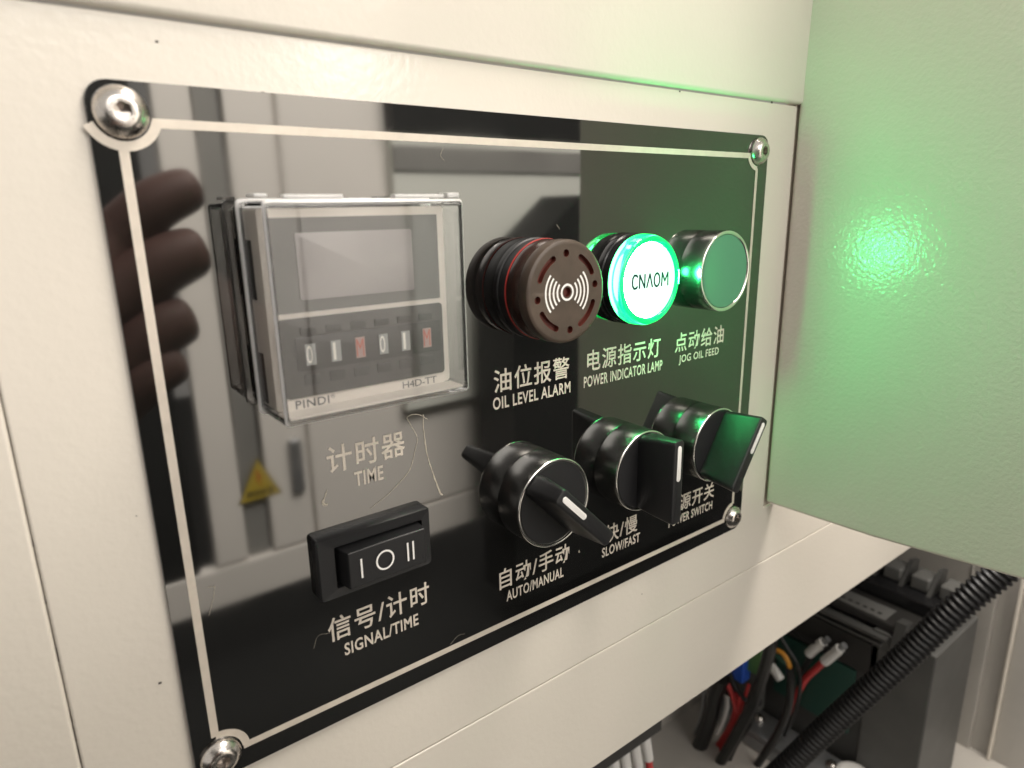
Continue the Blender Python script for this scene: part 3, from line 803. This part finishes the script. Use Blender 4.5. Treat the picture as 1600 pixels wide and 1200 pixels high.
tag(wire('pink_wire', None, None, [(1126, 1058), (1134, 1066), (1140, 1076), (1146, 1092), (1150, 1110)], 2.98, 0.014, 'wire_red'), 'short red wire bending out under the rail', 'wire')
tag(wire('cross_cable', None, None, [(1120, 1068), (1140, 1082), (1165, 1092), (1186, 1096)], 3.08, 0.026, 'wire_black'), 'black cable crossing sideways behind the others', 'cable')
tag(wire('upper_wire', None, None, [(1372, 880), (1382, 884), (1392, 896), (1398, 912), (1400, 918)], 3.75, 0.012, 'wire_black'), 'thin dark wire curving down onto the top terminals', 'wire')
tag(wire('white_sleeve', None, None, [(1204, 1040), (1212, 1050), (1220, 1062)], 3.2, 0.026, 'ferrule'), 'loose white marker sleeve beside the thick black cable', 'sleeve')
for lab_, pix, xx_, rr_, mm_ in (
    ('thin black wire curving between the thick cable and the blue plug', [(1140, 1050), (1150, 1075), (1168, 1100), (1172, 1130), (1150, 1165), (1128, 1215)], 3.0, 0.013, 'wire_black'),
    ('thin black wire looping behind the orange ended one', [(1216, 990), (1228, 1010), (1246, 1040), (1250, 1075), (1242, 1110), (1226, 1150)], 3.25, 0.012, 'wire_black'),
    ('grey wire dropping past the leftmost thick cable', [(1100, 1080), (1098, 1110), (1088, 1140), (1070, 1175), (1050, 1210)], 3.0, 0.012, 'galv'),
    ('pale wire lying behind the thick red cable', [(1132, 1070), (1136, 1100), (1128, 1130), (1112, 1160), (1095, 1200)], 3.12, 0.014, 'ferrule'),
    ('thin red wire hugging the thick black cable', [(1170, 1070), (1160, 1100), (1148, 1135), (1130, 1165), (1112, 1200)], 3.02, 0.010, 'wire_red'),
    ('thin dark wire running along the terminal rail', [(1212, 968), (1236, 985), (1262, 1000), (1292, 1012), (1322, 1022)], 3.34, 0.010, 'wire_black')):
    tag(wire('bay_wire', None, None, pix, xx_, rr_, mm_), lab_, 'wire')
bl = thing('plug_connector', 'blue plug connector peeking out below the rail edge', 'connector')
q = atx(1152, 1045, 3.12); mb = MB(); mb.box(q + Vector((-0.03, -0.06, -0.06)), q + Vector((0.05, 0.09, 0.12)), 0.01); mb.build('housing', M['blue'], bl)
gc = thing('green_terminal', 'green and grey terminal connector beside the blue plug', 'connector')
q = atx(1180, 1030, 3.16); mb = MB(); mb.box(q + Vector((-0.03, -0.05, -0.08)), q + Vector((0.05, 0.05, 0.12)), 0.01); mb.build('housing', M['green_conn'], gc)
q = atx(1163, 1065, 3.25); mb = MB(); mb.box(q + Vector((-0.02, -0.12, -0.14)), q + Vector((0.05, 0.02, 0.06)), 0.01); mb.build('grey_body', M['dev_light'], gc)
# row of ferruled wires at the lower left of the opening
tbk = thing('terminal_strip', 'black terminal strip with a row of white sleeved wires at the lower edge', 'terminal block')
y0 = 0.5
row = [at(1012 - i * 13, 1147 + i * 10.5, y0) for i in range(7)]
mb = MB(); a, b = row[0], row[-1]
mb.box((b.x - 0.1, y0 - 0.02, a.z + 0.0), (a.x + 0.06, y0 + 0.25, a.z + 0.3)); mb.build('strip_body', M['black_plastic'], tbk)
zt = row[0].z
for i, p in enumerate(row):
    x = a.x - i * 0.062
    mb = MB(); mb.tube([(x, y0 + 0.02, zt + 0.02), (x + 0.004, y0 + 0.01, zt - 0.05), (x + 0.012, y0, zt - 0.13)], 0.021, 10); f_ = mb.build('wire_sleeve', M['ferrule'], tbk, smooth=True)
    mb = MB(); mb.tube(spline([(x + 0.012, y0, zt - 0.131), (x + 0.02, y0 - 0.01, zt - 0.25), (x + 0.03, y0 - 0.03, zt - 0.6)], 6), 0.016, 8); mb.build('wire_end', M['wire_red' if i % 2 == 0 else 'wire_black'], f_, smooth=True)

# ================================================================== WHAT THE MIRROR PANEL SEES (real things facing it)
def opp(px, py, D):
    p = at(px, py, D); return Vector((p.x, -D, p.z))
D = 4.0
oc = thing('opposite_cabinet', 'pale grey cabinet front mirrored in the black panel, facing it across the aisle', 'cabinet', (0, 0, 0))
zb = opp(480, 902, D).z
zs = opp(500, 838, D).z           # horizontal seam
xa = opp(370, 400, D).x; xb = opp(487, 760, D).x; xc = opp(797, 640, D).x; xm = opp(765, 650, D).x
def slab(name, x0, x1, z0, z1, m='opp', y=-D, dep=0.12): 
    mb = MB(); mb.box((x0, y - dep, z0), (x1, y, z1)); return mb.build(name, M[m], oc, bev=0.012)
gp = 0.012
xd = opp(605, 300, D).x
slab('lower_panel', -3.0, xc, zb, zs - gp)
slab('door_leaf', xb + gp, xm - gp, zs + gp, 0.93)
slab('door_leaf', xm + gp, xc, zs + gp, 0.93)
slab('left_panel', xa + 0.02, xb - gp, zs + gp, 0.93)
slab('dark_stile', opp(333, 400, D).x, xa, zs + gp, 1.15, 'opp_grey', -D - 0.05)
slab('narrow_panel', opp(270, 400, D).x, opp(333, 400, D).x - .02, zs + gp, 0.93)
slab('side_panel', -3.0, opp(240, 400, D).x, zs + gp, 1.15, 'opp_dark')
mb = MB(); mb.box((xd, -D + 0.004, opp(620, 640, D).z), (7.2, -D + 0.10, 0.60)); mb.build('raised_panel', M['opp_b'], oc, bev=0.012)
mb = MB(); mb.box((xd, -D + 0.006, 0.601), (7.2, -D + 0.14, 1.55)); 
p1, p2 = opp(605, 232, D), opp(605, 268, D)
mb.build('dark_head_rail', M['opp_dark'], oc)
mb = MB(); mb.box((xd, -D + 0.101, p2.z), (7.2, -D + 0.125, p1.z + 0.02)); mb.build('grey_rail', M['opp_grey'], oc, bev=0.01)
mb = MB(); mb.box((xc + 0.01, -D - 0.4, zb - 0.4), (9.0, -D - 0.1, -0.6)); mb.build('dark_side', M['opp_dark'], oc)
# handle strip
hp0, hp1 = opp(437, 688, D), opp(465, 766, D)
mb = MB(); mb.box((hp0.x + .05, -D + 0.002, hp1.z), (hp1.x + .05, -D + 0.05, hp0.z)); hst = mb.build('latch', M['galv'], oc, bev=0.02)
# dark machine with a slanted top, right of it
dm = thing('dark_machine', 'dark machine with sloping top mirrored behind the buzzer', 'machine', (0, 0, 0))
Dm = 3.2
mb = MB()
mb.prism([(opp(905, 305, Dm).x, opp(905, 305, Dm).z), (opp(1010, 300, Dm).x + 1.5, opp(1010, 300, Dm).z), (opp(1010, 300, Dm).x + 1.5, -3.4), (opp(800, 560, Dm).x, -3.4), (opp(800, 560, Dm).x, opp(800, 560, Dm).z), (opp(800, 420, Dm).x, opp(800, 420, Dm).z)], Dm, Dm + 0.5)
mb.build('housing', M['opp_dark'], dm)
# warning sticker
st = thing('warning_sticker', 'yellow triangular electrical warning sticker with red flash, mirrored in the panel', 'sticker', (0, 0, 0))
A_, B_, C_ = opp(400, 713, D), opp(371, 789, D), opp(440, 768, D)
ys = -D + 0.003
def tri(k, y, nm, mm, par):
    c = (A_ + B_ + C_) / 3
    mb = MB(); mb.face([(c.x + (p.x - c.x) * k, y, c.z + (p.z - c.z) * k) for p in (A_, B_, C_)]); return mb.build(nm, M[mm], par)
tri(1.0, ys, 'border', 'sticker_black', st)
tri(0.93, ys + 0.003, 'yellow_field', 'yellow', st)
c = (A_ + B_ + C_) / 3; hgt = A_.z - B_.z
fl = [(0.03, .36), (-.06, .16), (-.005, .17), (-.035, -.06), (.055, .20), (.01, .19), (.055, .36)]
mb = MB(); mb.face([(c.x - a * hgt, ys + 0.006, c.z + b * hgt) for a, b in fl]); mb.build('flash', M['sticker_red'], st)
text('lettering', '有电危险', c.x - .30 * hgt, c.x + .30 * hgt, c.z - .24 * hgt, c.z - .08 * hgt, 0, M['sticker_black'], st, place=lambda x, z: Vector((2 * c.x - x, ys + 0.006, z)), offset=0.02)
# floor
fl = MB(); fl.box((-12, -14, -3.9), (14, 1.4, -3.7)); fl = fl.build('floor', M['floor']); tag(fl, 'dark workshop floor', None, kind='structure')

# phone and the hand that holds it, seen only in the mirror panel
Rv, Uv, Fv = RR, -RD, RF
def cp(a, b, c): return CAM + Rv * a + Uv * b + Fv * c
ph = thing('phone', 'dark phone held up in front of the mirror panel', 'phone', (0, 0, 0))
mb = MB()
c8 = [cp(a, b, c) for a in (-0.75, 0.20) for b in (-0.36, 0.10) for c in (-0.075, -0.03)]
vs = [mb.bm.verts.new(p * S) for p in c8]
for f in ((0, 1, 3, 2), (4, 6, 7, 5), (0, 4, 5, 1), (2, 3, 7, 6), (0, 2, 6, 4), (1, 5, 7, 3)): mb.bm.faces.new([vs[i] for i in f])
mb.build('phone_body', M['black_gloss'], ph, bev=0.012, seg=3)

def skin_hand():
    me = bpy.data.meshes.new('person')
    V, E, Rd = [], [], []
    def add(p, r, par=None):
        V.append(Vector(p) * S); Rd.append(r * S)
        if par is not None: E.append((par, len(V) - 1))
        return len(V) - 1
    wr = add(cp(-0.35, -1.10, -0.30), 0.19)
    pw = add(cp(-0.18, -0.72, -0.17), 0.17, wr)
    pm = add(cp(-0.08, -0.46, -0.10), 0.20, pw)
    fore = add(cp(-0.75, -1.9, -0.5), 0.24, wr)
    add(cp(-1.5, -3.4, -0.9), 0.30, fore)
    def tip(px, py, Dq): p = at(px, py, Dq); return Vector((p.x, -Dq, p.z))
    for (px, py, Dq, r) in ((308, 292, 1.22, 0.074), (318, 388, 1.18, 0.086), (300, 492, 1.16, 0.082), (286, 560, 1.14, 0.068)):
        T = tip(px, py, Dq)
        B0 = tip(170, py + 90, Dq + 0.06)
        k0 = add(B0, r * 1.15, pm)
        k1 = add(B0.lerp(T, 0.5) + Vector((0, 0.03, 0.035)), r * 1.08, k0)
        k2 = add(B0.lerp(T, 0.85) + Vector((0, 0.015, 0.015)), r * 0.98, k1)
        add(T, r * 0.8, k2)
    t0 = add(cp(-0.10, -0.62, -0.12), 0.10, pw)
    t1 = add(cp(0.10, -0.50, -0.16), 0.075, t0)
    add(cp(0.18, -0.34, -0.17), 0.06, t1)
    me.from_pydata(V, E, []); me.materials.append(M['skin'])
    o = bpy.data.objects.new('person', me); COL.objects.link(o)
    sk = o.modifiers.new('skin', 'SKIN'); sk.use_smooth_shade = True
    for i, s in enumerate(me.skin_vertices[0].data):
        s.radius = (Rd[i], Rd[i]); s.use_root = (i == 2)
    sb = o.modifiers.new('sub', 'SUBSURF'); sb.levels = 2; sb.render_levels = 2
    for p in me.polygons: p.use_smooth = True
    return o
if not bpy.data.meshes.get('person'):
    me0 = bpy.data.meshes.new('tmp'); 
    tag(skin_hand(), 'hand of the person holding the phone, fingers mirrored at the panel\'s left edge', 'person')
